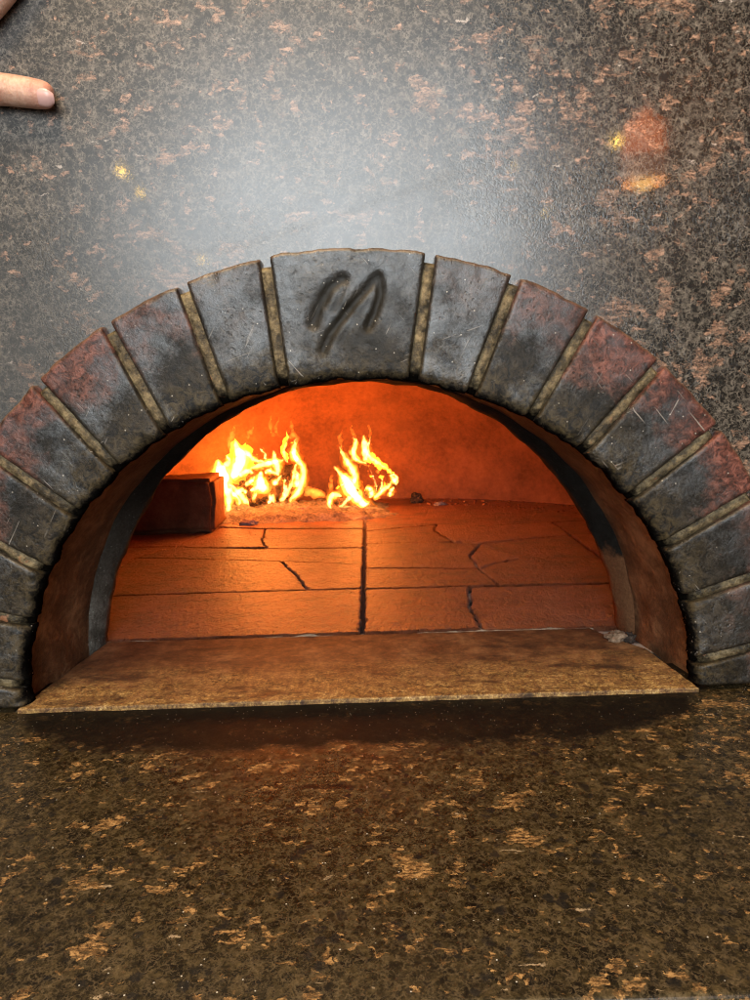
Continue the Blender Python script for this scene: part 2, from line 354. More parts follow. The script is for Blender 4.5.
M_LOG, M_COAL, M_ASH = char_mat('charred_log', 1.2), char_mat('dead_coal', .0), ash_mat()
M_FILL = masonry('pale_ash', (.14, .095, .06), (.32, .23, .16), (.5, .4, .3), 150, .95, .8)
M_RUB = masonry('broken_plaster', (.05, .032, .022), (.20, .13, .085), (.42, .31, .22), 120, .9, .8)

# ------------------------------------------------------------------ arch geometry
AI, BI, AO, BO = .488*S, .457*S, .635*S, .629*S
def ein(t): return Vector((AI*cos(t), 0, BI*sin(t)))
def eout(t): return Vector((AO*cos(t), 0, BO*sin(t)))
def hit(p, d, a, b):
    """p + s d on the ellipse; the crossing nearest along +d"""
    A = (d.x/a)**2+(d.z/b)**2; B = 2*(p.x*d.x/a**2+p.z*d.z/b**2); Cc = (p.x/a)**2+(p.z/b)**2-1
    s = (-B+sqrt(max(0, B*B-4*A*Cc)))/(2*A); q = p+s*d
    return atan2(q.z/b, q.x/a)
JOINTS = [((265, 263), (282, 378)), ((183, 290), (221, 394)), ((109, 332), (166, 434)), ((36, 384), (118, 472)), ((0, 462), (74, 514)),
          ((0, 548), (40, 570)), ((0, 618), (28, 624)), ((0, 684), (18, 686.5)),
          ((430, 260), (414, 378)), ((515, 282), (474, 388)), ((591, 318), (532, 418)), ((660, 366), (583, 452)), ((720, 428), (628, 500)),
          ((750, 497), (666, 546)), ((750, 578), (688, 600)), ((750, 649), (700, 662))]
jt = []
for o_, i_ in JOINTS:
    po, pi_ = on_y(*o_, 0), on_y(*i_, 0); d = (po-pi_).normalized(); c = pi_*.5+po*.5
    jt.append((hit(c, -d, AI, BI)if False else 0, 0, c, d))
def jparam(c, d):
    # crossings with the inner ellipse (going inwards) and the outer ellipse (going outwards)
    ti = None
    A = (d.x/AI)**2+(d.z/BI)**2; B = 2*(c.x*d.x/AI**2+c.z*d.z/BI**2); Cc = (c.x/AI)**2+(c.z/BI)**2-1
    s = (-B+sqrt(max(0, B*B-4*A*Cc)))/(2*A); q = c+s*d; ti = atan2(q.z/BI, q.x/AI)
    return ti, hit(c, d, AO, BO)
J = sorted([jparam(c, d) for _, _, c, d in jt], key=lambda q: q[0])      # right to left
HW = .0039                                                              # half width of a mortar joint

oven = thing('pizza_oven', 'brick arched mouth of a wood-fired oven with glowing hearth inside', 'pizza oven')

def arclen(a, b, t): return sqrt((a*sin(t))**2+(b*cos(t))**2)
STROKES = []
def zoomk(x, z): return on_y(270+x/4.6875, 240+z/4.6875, 0)
for pts, hw, dp in (([(200, 390), (225, 320), (280, 225), (340, 183)], .0046, .0027), ([(345, 190), (330, 250), (300, 330)], .0026, .0012),
                    ([(245, 520), (290, 430), (390, 300), (505, 172)], .0037, .0027), ([(512, 178), (518, 250), (495, 330), (462, 405)], .0036, .0028),
                    ([(330, 480), (400, 370), (480, 260)], .004, .0008)):
    STROKES.append(([zoomk(*p) for p in pts], hw, dp))
def groove(p):
    g = 0
    for pts, hw, dp in STROKES:
        best = 9
        for a, b in zip(pts, pts[1:]):
            ab = b-a; s = max(0, min(1, (p-a).dot(ab)/ab.dot(ab))); best = min(best, (p-a-ab*s).length)
        g = max(g, dp*math.exp(-(best/hw)**2))
    return g
SC0 = [zoomk(240, 330), zoomk(400, 420), zoomk(520, 480), zoomk(560, 330)]
def smear(p):                                   # greasy hand-rubbed patch round the mark
    return .62*min(1, sum(math.exp(-((p-c).length/.021)**2) for c in SC0))*(.6+.8*max(0, .5+fbm(p, 45, 4)))
def spaced(n):   # denser towards both ends
    return [.5-.5*cos(pi*k/n)*(.75+.25*abs(cos(pi*k/n))) for k in range(n+1)]
def make_brick(name, k, ta, tb, red, N=26, key=False):
    """ta, tb = (inner, outer) parameters of the two sides"""
    us, vs = spaced(N), spaced(N)
    rng = random.Random(k*13+5)
    dy = rng.uniform(-.0012, .0012); tilt = rng.uniform(-.002, .002)
    bm = bmesh.new(); lay = {a: bm.verts.layers.float.new(a) for a in ('radial', 'redness', 'seed', 'groove')}
    rows = []
    Lu = .5*((ein(ta[0])-ein(tb[0])).length+(eout(ta[1])-eout(tb[1])).length); Lv = (ein(ta[0])-eout(ta[1])).length
    for u in us:
        pi_, po = ein(ta[0]+u*(tb[0]-ta[0])), eout(ta[1]+u*(tb[1]-ta[1]))
        row = []
        for v in vs:
            p = pi_.lerp(po, v)
            du = min(u, 1-u)*Lu; dv0 = v*Lv; dv1 = (1-v)*Lv
            y = 0
            for dd, r in ((du, .0030), (dv0, .009), (dv1, .0032)):
                if dd < r: y += r-sqrt(max(0, r*r-(r-dd)**2))
            nn = fbm((p.x*1+k*3.1, 0, p.z), 24, 4)*.0005+fbm((p.x, k*1.7, p.z), 130, 3)*.0003
            ch = max(0, fbm((p.x, k, p.z), 55, 4)-.24)*.008*(math.exp(-min(dv0*.8, dv1)/.006)+.35*math.exp(-du/.003))       # chipped rims
            g = groove(p) if key else 0
            y = y*.9+dy+tilt*(v-.5)+nn+ch+g
            # ragged outline
            rad = (po-pi_).normalized()
            edge = math.exp(-dv0/.012); p = p+rad*(fbm((p.x, 3.3, p.z), 75, 4)*.0022*edge+.002*edge*max(0, fbm((p.x, 7, p.z), 28, 2)))
            e1 = math.exp(-dv1/.006); p = p+rad*(fbm((p.x, 9.3, p.z), 60, 3)*.0012*e1)
            vt = bm.verts.new((p.x, y, p.z)); vt[lay['radial']] = v; vt[lay['redness']] = red; vt[lay['seed']] = k*.731; vt[lay['groove']] = min(1, max(0, g/.0026-.25)*1.1+(smear(p) if key else 0))
            row.append(vt)
        rows.append(row)
    n = N+1
    for i in range(N):
        for j in range(N): bm.faces.new((rows[i][j], rows[i+1][j], rows[i+1][j+1], rows[i][j+1]))
    ringv = [rows[i][0] for i in range(n)]+[rows[N][j] for j in range(1, n)]+[rows[i][N] for i in range(N-1, -1, -1)]+[rows[0][j] for j in range(N-1, 0, -1)]
    prev = ringv
    for yy in (.010, .017):
        cur = []
        for vt in ringv:
            q = bm.verts.new((vt.co.x, max(yy, vt.co.y+.002), vt.co.z))
            for a in lay.values(): q[a] = vt[a]
            cur.append(q)
        for a in range(len(prev)): bm.faces.new((prev[a], prev[(a+1) % len(prev)], cur[(a+1) % len(prev)], cur[a]))
        prev = cur
    bm.faces.new(prev)
    return obj(name, bm, M_BR, oven)
E0, E1 = (.0, .0), (pi, pi)
edges = [E0]+J+[E1]
KEY = min(range(len(edges)-1), key=lambda i: abs((edges[i][0]+edges[i+1][0])/2-pi/2))
for i in range(len(edges)-1):
    a, b = edges[i], edges[i+1]
    ta = (a[0]+(HW/arclen(AI, BI, a[0]) if i else .002), a[1]+(HW/arclen(AO, BO, a[1]) if i else .002))
    tb = (b[0]-(HW/arclen(AI, BI, b[0]) if i < len(edges)-2 else .002), b[1]-(HW/arclen(AO, BO, b[1]) if i < len(edges)-2 else .002))
    if tb[0]-ta[0] < .02: continue
    mid = (a[1]+b[1])/2; off = abs(mid-pi/2)
    red = max(0, min(1, (off-.22)*2.2))*(1 if off < 1.15 else .45)
    if mid > pi/2: red *= .85
    if i == KEY: make_brick('keystone', i, ta, tb, 0, 92, True)
    else: make_brick('arch_brick', i, ta, tb, red)
for k, (ti, to) in enumerate(J):
    bm = bmesh.new(); lr = bm.verts.layers.float.new('radial')
    a, b = ein(ti), eout(to); d = (b-a).normalized(); s = Vector((d.z, 0, -d.x)); L = (b-a).length-.0062
    rows = []
    for j in range(61):
        v = j/60; row = []
        wv = HW+.0022
        for q in range(-5, 6):
            f = q/5; prof = .0052-.0042*(1-f*f)**.5*0 - .0030*abs(f)**2       # a rounded raked joint
            p = a+d*(.0012+v*(L-.0012))+s*(f*wv)
            y = .0062-.0035*(1-f*f)+fbm((p.x, k, p.z), 110, 4)*.0011+fbm((p.x, k+9, p.z), 30, 2)*.0008
            y += .010*math.exp(-v*L/.006)
            if v > .97: y += (v-.97)/.03*.004*(1-f*f)
            p.y = y
            vt = bm.verts.new(p); vt[lr] = v; row.append(vt)
        rows.append(row)
    for i in range(60):
        for j in range(10): bm.faces.new((rows[i][j], rows[i][j+1], rows[i+1][j+1], rows[i+1][j]))
    ring = [r[0] for r in rows]+rows[-1][1:]+[r[-1] for r in rows[-2::-1]]+rows[0][-2:0:-1]
    back = []
    for vt in ring:
        q = bm.verts.new((vt.co.x, .018, vt.co.z)); q[lr] = vt[lr]; back.append(q)
    for i in range(len(ring)): bm.faces.new((ring[i], ring[(i+1) % len(ring)], back[(i+1) % len(ring)], back[i]))
    bm.faces.new(back)
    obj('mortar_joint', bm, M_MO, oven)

# reveal, collar: lofts of half ellipses
def half(a, b, y, n=120, pinch=0.0, wob=0.0, seed=0, cx=0.0, z0=-.012):
    out = [Vector((cx+a, y, z0))]
    for k in range(n+1):
        t = pi*k/n; x = a*cos(t)*(1-pinch*abs(sin(2*t))); z = b*sin(t)
        w = wob*fbm((cos(t)*a*1.0, seed, z), 45, 4)
        out.append(Vector((cx+x*(1+w/a), y+wob*.6*fbm((x, seed+5, z), 30, 3), z*(1+w/b))))
    out.append(Vector((cx-a, y, z0)))
    return out
def loft(secs):
    bm = bmesh.new(); grid(bm, secs); return bm
def lerpsec(A, B, f, wob, seed):
    return [a.lerp(b, f)+Vector((1, .3, 1))*0 + (Vector((a.x, 0, a.z)).normalized())*(wob*fbm((a.x*1.0, f*.13+seed, a.z), 28, 4)) for a, b in zip(A, B)]
s0 = half(AI+.013, BI+.013, .012); s1 = half(.2655, .2535, .130)
secs = [lerpsec(s0, s1, f/14, .0022*min(1, f/2)*(1 if f < 14 else .6), 1.0) for f in range(15)]
obj('reveal', loft(secs), M_REV, oven)
c0 = half(.2668, .2545, .1285, wob=.0010, seed=2); c1 = half(.2625, .2535, .1300, wob=.0016, seed=3)
c2 = half(.2575, .2510, .1460, pinch=.045, wob=.0022, seed=4); c3 = half(.2570, .2505, .1560, pinch=.045, wob=.0025, seed=4.1)
c4 = half(.270, .262, .166, pinch=.03, wob=.002, seed=4.2); c5 = half(.62, .58, .175); c6 = half(.62, .58, .120); c7 = half(.275, .262, .1265)
obj('collar', loft([c0, c1, [a.lerp(b, .5)+Vector((0, .0015*fbm(a, 90, 3), 0)) for a, b in zip(c1, c2)], c2, c3, c4, c5, c6, c7]), M_COL, oven)

# dome chamber
bm = bmesh.new(); rows = []
NU, NV = 128, 48
for i in range(NU):
    a = 2*pi*i/NU; row = []
    for j in range(NV+1):
        e = (j/NV)*pi/2
        r = cos(e)**.72; z = .36*sin(e)**.95
        x, y = .56*r*cos(a), .53+.49*r*sin(a)
        n = 1+.010*fbm((x, y, z), 7, 4)+.004*fbm((x, y, z), 30, 3)
        # a step between two plaster patches at the back
        st = .006*max(0, min(1, (x-.235-.05*fbm((z, 2, 0), 6, 2))/.006))*(1 if y > .5 else 0)*(1 if z < .22 else 0)
        x *= n-st; y = .53+(y-.53)*(n-st); z = z*n-.015*(1-sin(e))
        if y < .168: y = .168
        row.append(Vector((x, y, z)))
    rows.append(row)
grid(bm, rows, True)
bmesh.ops.delete(bm, geom=[f for f in bm.faces if all(v.co.y < .1685 for v in f.verts)], context='FACES')
obj('dome', bm, M_DOME, oven)

# hearth: bed, slab, tiles
bm = bmesh.new()
bmesh.ops.create_cube(bm, size=1, matrix=Matrix.Translation((0, .58, -.0165))@Matrix.Diagonal((1.25, 1.0, .021, 1)))
obj('hearth_bed', bm, M_BED, oven, False)

def jit(p, amp=.0012):
    p = p+Vector((fbm((p.x, p.y, 4.4), 130, 4), fbm((p.x, p.y, 8.8), 130, 4), 0))*amp*.9
    return Vector((p.x+amp*noise.noise(Vector((p.x, p.y, 1.3))*70), p.y+amp*noise.noise(Vector((p.x, p.y, 7.7))*70)+amp*.8*noise.noise(Vector((p.x, p.y, 3))*25), 0))
def plate(name, outline, gap, mat, top=0.0, bottom=-.0115, bev=.0016, parent=oven, amp=.0012, tilt=(0, 0), step=.0045, lift=True):
    P = [Vector((x, y, 0)) for x, y in outline]
    area = sum(a.x*b.y-b.x*a.y for a, b in zip(P, P[1:]+P[:1]))
    if area < 0: P.reverse()
    R = []
    for a, b in zip(P, P[1:]+P[:1]):
        n = max(1, int((b-a).length/step))
        for k in range(n): R.append(jit(a.lerp(b, k/n), amp))
    n = len(R)
    def inset(d):
        out = []
        for i in range(n):
            t1 = (R[i]-R[i-1]).normalized(); t2 = (R[(i+1) % n]-R[i]).normalized()
            nrm = Vector((-(t1.y+t2.y), t1.x+t2.x, 0)); L = nrm.length
            nrm = nrm/L if L > 1e-6 else Vector((-t1.y, t1.x, 0))
            k = 1/max(.5, nrm.dot(Vector((-t1.y, t1.x, 0))))
            out.append(R[i]+nrm*d*k)
        return out
    cx = sum(p.x for p in R)/n; cy = sum(p.y for p in R)/n
    bm = bmesh.new(); ls = bm.verts.layers.float.new('seed'); sd = random.random()
    rings = []
    for d, z in ((gap/2, bottom), (gap/2, top-bev), (gap/2+bev*.3, top-bev*.3), (gap/2+bev, top)):
        ring = []
        for p in inset(d):
            chip = max(0, noise.noise(p*90)-.35)*.004 if bottom < z < top-1e-6 else 0
            v = bm.verts.new((p.x, p.y, z-chip+(tilt[0]*(p.x-cx)+tilt[1]*(p.y-cy) if z > bottom else 0))); v[ls] = sd; ring.append(v)
        rings.append(ring)
    for A, B in zip(rings, rings[1:]):
        for k in range(n):
            f = bm.faces.new((A[k], A[(k+1) % n], B[(k+1) % n], B[k]))
    f = bm.faces.new(rings[-1]); bmesh.ops.triangulate(bm, faces=[f])
    o = obj(name, bm, mat, parent, False)
    return o
plate('hearth_slab', [(-.2745, -.0005), (.2705, -.0015), (.262, .085), (.240, .120), (.228, .148), (-.02, .1495), (-.256, .1515)], 0, M_SLAB, 0, -.0038, .0010, amp=.0006)
for x0, x1, sd in ((-.262, -.205, 1), (-.10, -.03, 4), (.055, .232, 2)):
    bm = bmesh.new(); rows = []
    for i in range(61):
        x = x0+(x1-x0)*i/60; f = i/60; wd = max(.0001, .0008+.0032*fbm((x, sd, 0), 45, 5))*min(1, 8*f, 8*(1-f)); yc = .1522-.010*max(0, x-.05)*1.2+.0006*fbm((x, sd, 3), 50, 3)
        rows.append([Vector((x, yc-wd, -.0035)), Vector((x, yc-wd*.7, -.0012+.6*wd)), Vector((x, yc, -.0010+.9*wd)), Vector((x, yc+wd*.7, -.0012+.6*wd)), Vector((x, yc+wd, -.0035))])
    grid(bm, rows); obj('ash_filling', bm, M_FILL, oven)
# edges of the tile rows measured on the hearth plane
r0 = [(-.50, .156), (-.256, .1545), (0, .153), (.128, .152), (.235, .150), (.50, .150)]
C_ = lambda px, py: tuple(on_z(px, py)[:2])
kA = [C_(470, 586), C_(470, 593), C_(472, 601), C_(468, 607), C_(476, 616), C_(483, 629)]
r1y = lambda x: .3155-.02*max(0, x)
T = []
T.append([(-.33, .1545), (0, .1525), (0, .3155), (-.33, .321)])
T.append([(-.33, .1545), (-.33, .321), (-.62, .321), (-.62, .156)])
kAp = [(kA[0][0], r1y(kA[0][0]))]+kA[1:-1]+[(kA[-1][0], .152)]
T.append([(0, .1525), kAp[-1]]+kAp[-2::-1]+[(0, .3155)])
T.append(kAp+[(.33, .150), (.33, .306)])
T.append([(.33, .150), (.62, .150), (.62, .306), (.33, .306)])
# second row, left, split by a crack
la, lm, lb = (-.345, .525), C_(281, 561), (0, .441)
k2 = [C_(281, 561), C_(289, 568), C_(297, 575), C_(303, 584), (C_(309, 589)[0], .3175)]
T.append([(-.33, .321), k2[-1]]+k2[-2::-1]+[(-.17, .487), la, (-.352, .45)])
T.append(k2+[(0, .3155), lb])
T.append([la, (-.17, .487), k2[0], lb, (0, .549), (-.16, .562), (-.275, .585), (-.305, .60)])
T.append([(-.33, .321), (-.352, .45), la, (-.305, .60), (-.62, .62), (-.62, .321)])
# second row, right
kB = [C_(481, 543), C_(474, 550), C_(470, 555), C_(475, 561), C_(479, 568), C_(488, 575), C_(499, 583)]
kB[-1] = (kB[-1][0], r1y(kB[-1][0])); kBj = C_(479, 568); wb = [C_(481, 543), C_(500, 551), C_(522, 558)]
rr2 = [(0, .421), C_(430, 567.5), kBj]; rr3 = [kBj, C_(500, 562), C_(522, 558), C_(560, 559), (.332, .433)]
y3 = [(0, .575), C_(430, 541.5), kB[0], C_(530, 538), (.331, .59)]
T.append([(0, .3155)]+[kB[-1]]+kB[-2:3:-1]+[kBj]+rr2[-2::-1])
T.append(kB[4:][::-1][0:1]+[(.33, .306)]+rr3[::-1]+kB[5:-1])
T.append(rr2+kB[3:0:-1]+[kB[0]]+y3[1::-1])
T.append([kB[0]]+kB[1:4]+[kBj]+rr3[1:3]+wb[1:2])
T.append([wb[0], wb[1], wb[2]]+rr3[3:]+y3[:2:-1])
T.append([(.33, .306), (.62, .306), (.62, .45), (.332, .433)])
T.append([(.332, .433), (.62, .45), (.62, .60), (.331, .59)])
# third row
k3 = [C_(260, 536), C_(262, 541), C_(267, 546.5)]
r4l = [(-.26, .75), (k3[0][0], .722), (0, .692)]
k3[0] = (k3[0][0], .722); 
T.append([(-.305, .60), (-.275, .585), k3[2], k3[1], k3[0], (-.26, .75), (-.29, .66)])
T.append([k3[2], (-.16, .562), (0, .549), (0, .692), k3[0], k3[1]])
k4 = [C_(437, 524), C_(434, 530), C_(441, 535), C_(455, 540.5)]
T.append([(0, .575), C_(430, 541.5), k4[3], k4[2], k4[1], k4[0], (0, .68)])
T.append([k4[3], kB[0], C_(530, 538), (.331, .59), (.329, .70), C_(480, 526), k4[0], k4[1], k4[2]])
T.append([(.331, .59), (.62, .60), (.62, .72), (.329, .70)])
T.append([(-.305, .60), (-.29, .66), (-.26, .75), (-.62, .80), (-.62, .62)])
T.append([(-.26, .75), (k3[0][0], .722), (0, .692), (.0, 1.03), (-.3, 1.03), (-.62, .80)])
T.append([(0, .68), k4[0], C_(480, 526), (.329, .70), (.62, .72), (.40, 1.0), (0, 1.03)])
for k, poly in enumerate(T):
    rr = random.Random(k); gap = .0036
    wide = any(abs(x) < 1e-6 for x, y in poly) and max(y for x, y in poly) < .70
    # the middle seam is a worn gap about 8 mm wide
    poly = [((.0009 if sum(p[0] for p in poly) > 0 else -.0009) if abs(x) < 1e-6 and y < .70 else x, y) for x, y in poly]
    plate('hearth_tile', poly, gap, M_TILE, rr.uniform(-.0012, .0006), -.008, .0022, amp=.0020, tilt=(rr.uniform(-.004, .004), rr.uniform(-.006, .006)))

# ------------------------------------------------------------------ granite wall and counter
def outline_hole(n=160):
    return [Vector((AO*.965*cos(pi*k/n), 0, BO*.965*sin(pi*k/n))) for k in range(n+1)]
def wall():
    bm = bmesh.new(); H = outline_hole(); n = len(H)-1
    W, Z, Y0, Y1 = 1.25, 1.05, .0135, .045
    out = []
    for p in H:
        d = Vector((p.x, 0, p.z)); s = min(W/abs(d.x) if abs(d.x) > 1e-6 else 9e9, Z/d.z if d.z > 1e-6 else 9e9); out.append(d*s)
    secs = []
    for y, f in ((Y1, 0), (Y0+.001, 0), (Y0, .002), (Y0, .25), (Y0, .6), (Y0, 1), (Y1, 1)):
        secs.append([Vector((a.x+(b.x-a.x)*f, y, a.z+(b.z-a.z)*f-.004*(1 if a.z < 1e-6 else 0))) for a, b in zip(H, out)])
    grid(bm, secs)
    o = obj('granite_wall', bm, M_GW, None, False)
    return tag(o, 'polished brown-black granite wall panel surrounding the brick arch', 'wall')
wall()
def counter():
    bm = bmesh.new(); W = 1.25
    prof = [(.06, -.046), (.06, -.004), (.015, -.004), (-.05, -.004), (-.15, -.004)]
    R = .003; yc = -.2862
    prof += [(yc-R*sin(a), -.004-R+R*cos(a)) for a in [pi/2*k/8 for k in range(9)]]
    prof += [(yc-R+.0005, -.012), (yc+.004, -.020), (yc+.012, -.046)]
    grid(bm, [[Vector((x, y, z)) for y, z in prof+prof[:1]] for x in (-W, -.6, -.3, 0, .3, .6, W)])
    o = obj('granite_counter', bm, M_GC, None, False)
    tag(o, 'dark brown granite counter with copper flecks and a dark band before the oven', 'counter', kind='structure')
counter()

bm = bmesh.new(); bmesh.ops.create_cube(bm, size=1, matrix=Matrix.Translation((0, .40, -.50))@Matrix.Diagonal((2.4, 1.2, .906, 1)))
bmesh.ops.bevel(bm, geom=bm.edges[:], offset=.01, segments=2, affect='EDGES')
tag(obj('oven_base', bm, plain('dark_base', (.03, .025, .02), .7), None, False), 'dark base of the oven showing under the counter edge', 'oven base')
# ------------------------------------------------------------------ things in the chamber
def block():
    bm = bmesh.new()
    bmesh.ops.create_cube(bm, size=1, matrix=Matrix.Translation((-.375, .745, .0475))@Matrix.Diagonal((.230, .096, .095, 1)))
    bmesh.ops.bevel(bm, geom=bm.edges[:], offset=.007, segments=4, affect='EDGES')
    bmesh.ops.subdivide_edges(bm, edges=[e for e in bm.edges if e.calc_length() > .03], cuts=14, use_grid_fill=True)
    for v in bm.verts: v.co += Vector((1, 1, 1))*fbm(v.co, 26, 5)*.0030
    o = obj('firebrick', bm, M_BLOCK); tag(o, 'large dark firebrick block lying on the hearth beside the flames', 'firebrick')
block()
FY = .865
def flame(name, label, ox, oy, tongues, wisps, depth):
    r = thing(name, label, 'fire', 'wood fires burning at the back of the hearth', on_y(*depth, FY))
    base = Vector(r.location); rr = random.Random(len(tongues))
    for lst, mat in ((tongues, M_FL), (wisps, M_FW)):
        for pts in lst:
            dy = rr.uniform(-.022, .022)
            sp = spline(pts, max(8, 5*len(pts)))
            P = [on_y(ox+a/6.25, oy+b/6.25, FY+dy) for a, b, w in sp]
            for i, p in enumerate(P): p.y += .008*sin(i*.5+dy*300); p.z = max(p.z, .003)
            k = (on_y(ox+1/6.25, oy, FY)-on_y(ox, oy, FY)).length
            W = [max(.0003, w*k*1.12) for a, b, w in sp]
            # flickering, uneven width
            W = [w*(1+.30*noise.noise(Vector((i*.55, dy*90, 2.0)))) for i, w in enumerate(W)]
            W[0] *= .35; W[-1] = min(W[-1], .0006)
            def tongue(f, mat, parent, sd):
                bm = bmesh.new(); tube(bm, [p-base for p in P], [max(.00025, q*f) for q in W], 16, .9)
                for v in bm.verts:                                  # licks and ragged flanks, drawn out upwards
                    d = Vector((noise.noise(Vector((v.co.x*160, v.co.y*160, v.co.z*55+sd))), 0, noise.noise(Vector((v.co.x*150+9, v.co.y*150, v.co.z*60+sd)))))
                    v.co += d*.0048*f
                return obj(parent is r and 'flame_tongue' or 'flame_core', bm, mat, parent)
            if mat is M_FW: tongue(1.25, mat, r, dy*900)
            else:
                o = tongue(1.85, M_FO, r, dy*900)
                if max(W) > .004: tongue(1.25, mat, o, dy*900+1)
                tongue(.75 if max(W) > .004 else 1.0, M_FC, o, dy*900+2)
    return r
LT = [[(105, 515, 12), (118, 440, 32), (140, 350, 46), (125, 295, 28), (108, 250, 4)],
      [(190, 605, 5), (182, 540, 16), (168, 450, 24), (150, 385, 30), (150, 330, 18)],
      [(248, 528, 10), (218, 475, 15), (190, 425, 15), (170, 385, 10)],
      [(205, 360, 22), (238, 300, 36), (252, 225, 36), (235, 168, 16), (212, 130, 4)],
      [(265, 205, 18), (310, 222, 14), (350, 252, 11), (405, 262, 5)],
      [(385, 175, 3), (400, 215, 9), (418, 250, 4)],
      [(320, 300, 10), (390, 282, 16), (450, 262, 16), (525, 250, 5)],
      [(492, 345, 10), (480, 290, 20), (470, 240, 13), (458, 190, 3)],
      [(472, 515, 6), (432, 462, 24), (395, 420, 33), (375, 370, 24), (380, 325, 8)],
      [(310, 445, 6), (360, 422, 16), (395, 400, 12)],
      [(388, 518, 6), (330, 518, 15), (285, 500, 16), (222, 440, 11), (190, 400, 8)],
      [(285, 410, 10), (325, 380, 13), (348, 352, 4)],
      [(555, 515, 8), (615, 445, 18), (642, 365, 18), (636, 285, 14), (600, 235, 18), (565, 205, 6)],
      [(605, 250, 14), (584, 210, 20), (592, 155, 7), (602, 115, 2)],
      [(495, 515, 10), (540, 460, 11), (570, 400, 9), (590, 330, 10), (602, 280, 7)],
      [(548, 265, 4), (526, 200, 6), (535, 135, 3), (546, 70, 1)],
      [(240, 555, 4), (300, 572, 12), (350, 545, 7), (395, 528, 3)],
      [(286, 608, 3), (312, 575, 9), (330, 560, 5)]]
LT += [[(215, 470, 14), (250, 440, 14), (290, 455, 8)], [(330, 520, 10), (345, 470, 12), (330, 430, 5)], [(455, 430, 10), (470, 390, 14), (505, 350, 5)],
       [(520, 470, 8), (535, 420, 10), (525, 370, 4)], [(410, 330, 10), (440, 320, 14), (480, 335, 6)], [(600, 420, 12), (610, 370, 14), (600, 320, 6)],
       [(250, 345, 14), (290, 320, 16), (330, 330, 6)], [(420, 520, 8), (440, 500, 9), (430, 470, 4)], [(150, 300, 14), (175, 260, 12), (170, 215, 4)]]
LW = [[(200, 180, 16), (195, 120, 12), (215, 60, 5), (225, 30, 2)], [(300, 120, 3), (312, 80, 8), (330, 40, 3)], [(456, 105, 4), (446, 45, 6), (440, -20, 3)],
      [(476, 100, 3), (482, 40, 6), (486, -15, 2)], [(560, 120, 4), (575, 60, 8), (560, 10, 3)], [(610, 200, 10), (600, 150, 8), (588, 100, 3)],
      [(90, 300, 10), (70, 350, 10), (60, 420, 5)], [(660, 470, 12), (700, 440, 14), (740, 460, 10), (780, 480, 4)], [(560, 120, 8), (590, 90, 10), (615, 130, 4)]]
flame('fire', 'wide bright fire burning on the logs beside the firebrick', 200, 420, LT, LW, (262, 505))
RT_ = [[(412, 560, 9), (350, 535, 24), (300, 490, 28), (260, 440, 37), (235, 390, 35), (198, 345, 16), (150, 290, 3)],
       [(132, 572, 5), (120, 515, 13), (145, 468, 17), (192, 480, 8)],
       [(185, 545, 4), (230, 512, 9), (252, 480, 9)],
       [(270, 400, 16), (285, 350, 18), (250, 290, 19), (220, 240, 12), (182, 165, 3)],
       [(350, 278, 4), (292, 246, 13), (272, 200, 17), (285, 142, 9), (272, 105, 2)],
       [(352, 255, 12), (346, 190, 20), (340, 130, 11), (332, 100, 2)],
       [(362, 235, 8), (364, 165, 8), (382, 98, 1)],
       [(360, 215, 10), (400, 252, 12), (440, 280, 10), (482, 302, 5), (522, 348, 3)],
       [(496, 470, 8), (508, 448, 13), (520, 415, 4)],
       [(530, 402, 5), (522, 372, 14), (502, 340, 4)], [(540, 405, 4), (540, 360, 8), (515, 342, 5)],
       [(372, 482, 9), (385, 445, 18), (348, 422, 6)], [(400, 485, 8), (440, 452, 14), (488, 415, 10), (502, 382, 3)],
       [(418, 445, 5), (412, 400, 4), (388, 340, 2), (360, 288, 1)], [(440, 445, 7), (458, 395, 5), (442, 355, 2)]]
RW = [[(-20, 430, 14), (40, 460, 22), (90, 470, 12)], [(130, 430, 10), (130, 390, 10), (145, 340, 3)], [(200, 160, 5), (185, 110, 7), (200, 60, 2)],
      [(290, 130, 5), (270, 80, 6), (260, 30, 3)], [(370, 110, 4), (372, 70, 5), (365, 30, 2)], [(420, 330, 8), (440, 300, 10), (430, 260, 4)]]
flame('fire', 'smaller fire with a forked tip burning apart from the wide one', 310, 420, RT_, RW, (360, 510))

def log(label, p0, p1, r, seed, mat=None, grp='charred logs in the two fires'):
    bm = bmesh.new(); ax = (p1-p0); L = ax.length; ax.normalize()
    s = ax.cross(Vector((0, 0, 1))).normalized(); w = s.cross(ax)
    rows = []
    for i in range(25):
        f = i/24; row = []
        for k in range(25):
            a = 2*pi*k/24
            q = p0+ax*(L*f)+ (s*cos(a)+w*sin(a))*.001
            rad = r*(1+.22*fbm((cos(a)*.9, sin(a)*.9, f*3+seed), 1.3, 3)+.09*fbm((cos(a)*3, sin(a)*3, f*14+seed), 1.5, 3))
            if i in (0, 24): rad *= .86
            row.append(p0+ax*(L*f+ (.004*fbm((a, f, seed), 1.2, 2)))+(s*cos(a)+w*sin(a))*rad)
        row[-1] = row[0].copy(); rows.append(row)
    V = grid(bm, rows)
    bmesh.ops.remove_doubles(bm, verts=bm.verts, dist=1e-6)
    for i in (0, 24):
        c = p0 if i == 0 else p1
        cv = bm.verts.new(c)
        ring = [v for v in V[i] if v.is_valid]
        for a in range(len(ring)):
            try: bm.faces.new((cv, ring[a], ring[(a+1) % len(ring)]))
            except ValueError: pass
    return tag(obj('burning_log', bm, mat or M_LOG), label, 'log', grp)
def Z1(x, y, d=0): return on_y(200+x/6.25, 420+y/6.25, FY+d)
def Z2(x, y, d=0): return on_y(310+x/6.25, 420+y/6.25, FY+d)
